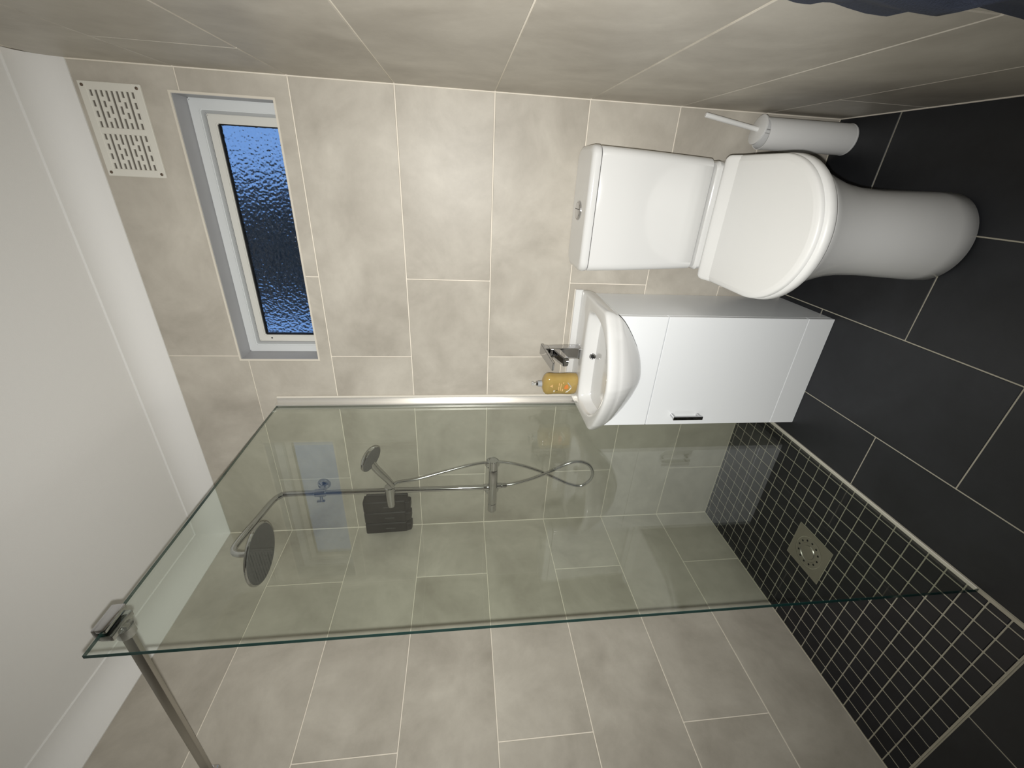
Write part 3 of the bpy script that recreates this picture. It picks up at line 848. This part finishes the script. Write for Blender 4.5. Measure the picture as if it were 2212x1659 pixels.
# ================================================================== shower fittings
RX, RY = -1.494, -0.062
shw = thing('shower_mixer', 'chrome bar shower valve with riser rail and round overhead head', 'shower', (RX, RY, 1.10))
VZ = 1.138
bv = obj('bar_valve', lathe((-1.345, -0.062, VZ), (-1, 0, 0), [(0, 0.018), (0.002, 0.020), (0.044, 0.020), (0.046, 0.0185), (0.050, 0.0205), (0.236, 0.0205), (0.240, 0.0185), (0.243, 0.020), (0.284, 0.020), (0.287, 0.018)], 30), M_CHROME, shw)
for xx in (-1.405, -1.555):
    obj('wall_flange', lathe((xx, -0.0004, VZ), (0, -1, 0), [(0, 0.034), (0.006, 0.034), (0.016, 0.026), (0.018, 0.016), (0.05, 0.014)], 30), M_CHROME, shw)
obj('riser_pipe', tube(smooth_path([(RX, RY, VZ + 0.018), (RX, RY, 1.50), (RX, RY, 1.85), (RX, RY, 2.015), (RX, RY - 0.012, 2.045), (RX, RY - 0.045, 2.064), (RX, RY - 0.15, 2.083), (RX, RY - 0.262, 2.104), (RX, RY - 0.300, 2.100), (RX, RY - 0.312, 2.078), (RX, RY - 0.313, 2.045)], 6), 0.0112, 18), M_CHROME, shw)
obj('riser_nut', lathe((RX, RY, VZ + 0.018), (0, 0, 1), [(0, 0.0145), (0.022, 0.0145), (0.025, 0.0125)], 20), M_CHROME, shw)
HC = Vector((RX, RY - 0.313, 2.0))
hh = obj('overhead_head', lathe(HC, (0, 0, 1), [(0, 0.108), (0.003, 0.111), (0.008, 0.111), (0.011, 0.106), (0.016, 0.03), (0.024, 0.018), (0.046, 0.0145), (0.049, 0.0125)], 56), M_CHROME, shw)
obj('nozzle_plate', lathe(HC + Vector((0, 0, -0.0012)), (0, 0, 1), [(0, 0.1045), (0.0015, 0.1055)], 56), M_SHOWERFACE, hh)
wb = obj('wall_bracket', lathe((RX, -0.0004, 1.885), (0, -1, 0), [(0, 0.028), (0.004, 0.028), (0.016, 0.022), (0.022, 0.010), (0.048, 0.009)], 28), M_CHROME, shw)
obj('bracket_clamp', lathe((RX, RY, 1.862), (0, 0, 1), [(0, 0.0145), (0.002, 0.016), (0.044, 0.016), (0.046, 0.0145)], 22), M_CHROME, wb)
bm = bmesh.new()
add_tube(bm, [(RX - 0.014, RY, 1.885), (RX - 0.044, RY, 1.885)], 0.006, 12)
add_box(bm, RX - 0.050, RX - 0.043, RY - 0.006, RY + 0.006, 1.872, 1.906, 0.002)
obj('bracket_knob', bm, M_CHROME, wb)
hs = obj('handset_slider', lathe((RX + 0.040, RY - 0.020, 1.588), (-1, 0, 0), [(0, 0.019), (0.003, 0.021), (0.095, 0.0185), (0.108, 0.016), (0.111, 0.012)], 26), M_CHROME, shw)
obj('hose_outlet', lathe((-1.487, -0.062, VZ - 0.019), (0, 0, -1), [(0, 0.012), (0.020, 0.012), (0.022, 0.009)], 20), M_CHROME, shw)

hsw = thing('hand_shower', 'chrome round hand shower resting in the slider on the riser rail', 'hand shower', (-1.42, -0.10, 1.58))
P0 = Vector((-1.434, -0.098, 1.571)); P1 = Vector((-1.262, -0.160, 1.632))
obj('handle', tube(smooth_path([P0, P0.lerp(P1, .3), P0.lerp(P1, .7) + Vector((0, 0, .004)), P1], 5), [0.0105 + 0.0035 * min(1, i / 9) for i in range(16)], 18), M_CHROME, hsw)
nd = Vector((-0.235, -0.429, -0.872)).normalized()
HCc = Vector((-1.232, -0.176, 1.628))
hd_ = obj('head', lathe(HCc, nd, [(-0.018, 0.004), (-0.016, 0.026), (-0.010, 0.046), (-0.004, 0.053), (0.003, 0.0545), (0.007, 0.053)], 44), M_CHROME, hsw)
obj('spray_face', lathe(HCc + nd * 0.0072, nd, [(0, 0.0525), (0.0012, 0.051)], 40), M_SHOWERFACE, hd_)
HOSE = [(-1.434, -0.098, 1.571), (-1.425, -0.09, 1.545), (-1.416, -0.085, 1.47), (-1.4, -0.06, 1.352), (-1.386, -0.04, 1.251), (-1.383, -0.0245, 1.168), (-1.385, -0.022, 1.095), (-1.397, -0.03, 1.021), (-1.424, -0.04, 0.935), (-1.469, -0.045, 0.846), (-1.503, -0.05, 0.777), (-1.51, -0.055, 0.722), (-1.477, -0.06, 0.687), (-1.429, -0.066, 0.68), (-1.379, -0.07, 0.706), (-1.355, -0.073, 0.757), (-1.364, -0.075, 0.809), (-1.405, -0.073, 0.879), (-1.448, -0.068, 0.959), (-1.479, -0.062, 1.042), (-1.487, -0.062, 1.098)]
hose = thing('shower_hose', 'chrome flexible hose looping below the shower valve', 'shower hose', (-1.43, -0.06, 0.68))
obj('hose', tube(smooth_path(HOSE, 7), 0.0066, 12), M_CHROME_D, hose)
obj('end_nut', lathe((-1.487, -0.062, 1.074), (0, 0, 1), [(0, 0.008), (0.004, 0.0105), (0.022, 0.0105)], 18), M_CHROME, hose)

# ------------------------------------------------------------------ black three chamber dispenser
dsp = thing('soap_dispenser', 'black three chamber soap dispenser on the tiles in the shower corner', 'dispenser', (-1.66, -0.03, 1.51))
obj('back_plate', box(-1.755, -1.562, -0.012, -0.0004, 1.525, 1.712, 0.003), M_BLACK, dsp)
for k in range(3):
    xa = -1.561 - 0.0645 * k; xb = xa - 0.0615
    prof = [(1.532, 0.052), (1.536, 0.058), (1.60, 0.061), (1.69, 0.064), (1.713, 0.064), (1.717, 0.060)]
    ch = obj('chamber', loft([rrect(xb, xa, -d, -0.010, 0.010, z) for z, d in prof]), M_BLACK, dsp, 40)
    obj('level_window', box((xa + xb) / 2 - 0.003, (xa + xb) / 2 + 0.003, -0.0635, -0.0600, 1.585, 1.628, 0.001), M_BLACKGLOSS, ch)
    obj('push_button', loft([rrect((xa + xb) / 2 - w, (xa + xb) / 2 + w, -d, -0.016, 0.006, z) for z, w, d in ((1.510, 0.017, 0.048), (1.514, 0.021, 0.056), (1.533, 0.024, 0.060))]), M_BLACK, ch, 40)

# ================================================================== hanging navy towel at the right edge of the view
tw = thing('hanging_cloth', 'dark navy cloth hanging on the tiled wall near the toilet, at the picture edge', 'cloth', (-0.03, -1.25, 0.35))
edge = [(1.03, -1.040), (0.964, -1.032), (0.945, -1.025), (0.93, -1.025), (0.921, -1.036), (0.91, -1.034), (0.89, -1.027), (0.862, -1.019), (0.836, -1.017), (0.829, -1.033), (0.822, -1.064), (0.812, -1.068), (0.771, -1.06), (0.711, -1.048), (0.640, -1.020), (0.58, -0.985), (0.45, -0.99), (0.36, -1.0)]
def edge_y(z):
    for (za, ya), (zb, yb) in zip(edge[:-1], edge[1:]):
        if zb <= z <= za: return ya + (yb - ya) * (z - za) / (zb - za)
    return edge[0][1] if z > edge[0][0] else edge[-1][1]
bm = bmesh.new()
NZ, NY = 100, 30
front, back = [], []
for i in range(NZ + 1):
    z = 1.03 - (1.03 - 0.36) * i / NZ
    rf, rbk = [], []
    for j in range(NY + 1):
        t = j / NY
        y = edge_y(z) * (1 - t) + (-1.46) * t
        fold = 0.014 * math.sin(t * 17 + z * 3) + 0.008 * math.sin(t * 31 + z * 7 + 1)
        xx = -0.046 + fold * min(1, t * 5)
        rf.append(bm.verts.new((xx - 0.006, y, z))); rbk.append(bm.verts.new((xx + 0.006, y, z)))
    front.append(rf); back.append(rbk)
for L, flip in ((front, 0), (back, 1)):
    for i in range(NZ):
        for j in range(NY):
            q = (L[i][j], L[i][j + 1], L[i + 1][j + 1], L[i + 1][j])
            bm.faces.new(q if not flip else q[::-1])
bd = [(i, 0) for i in range(NZ)] + [(NZ, j) for j in range(NY)] + [(i, NY) for i in range(NZ, 0, -1)] + [(0, j) for j in range(NY, 0, -1)]
for a, b in zip(bd, bd[1:] + bd[:1]):
    bm.faces.new((front[a[0]][a[1]], front[b[0]][b[1]], back[b[0]][b[1]], back[a[0]][a[1]]))
obj('cloth', bm, M_NAVY, tw, 60)
obj('rail', tube([(-0.040, -1.00, 1.034), (-0.040, -1.50, 1.034)], 0.008, 14), M_CHROME, tw)
for yy in (-1.02, -1.48):
    obj('rail_post', tube([(-0.0004, yy, 1.034), (-0.040, yy, 1.034)], [0.011, 0.008], 14), M_CHROME, tw)
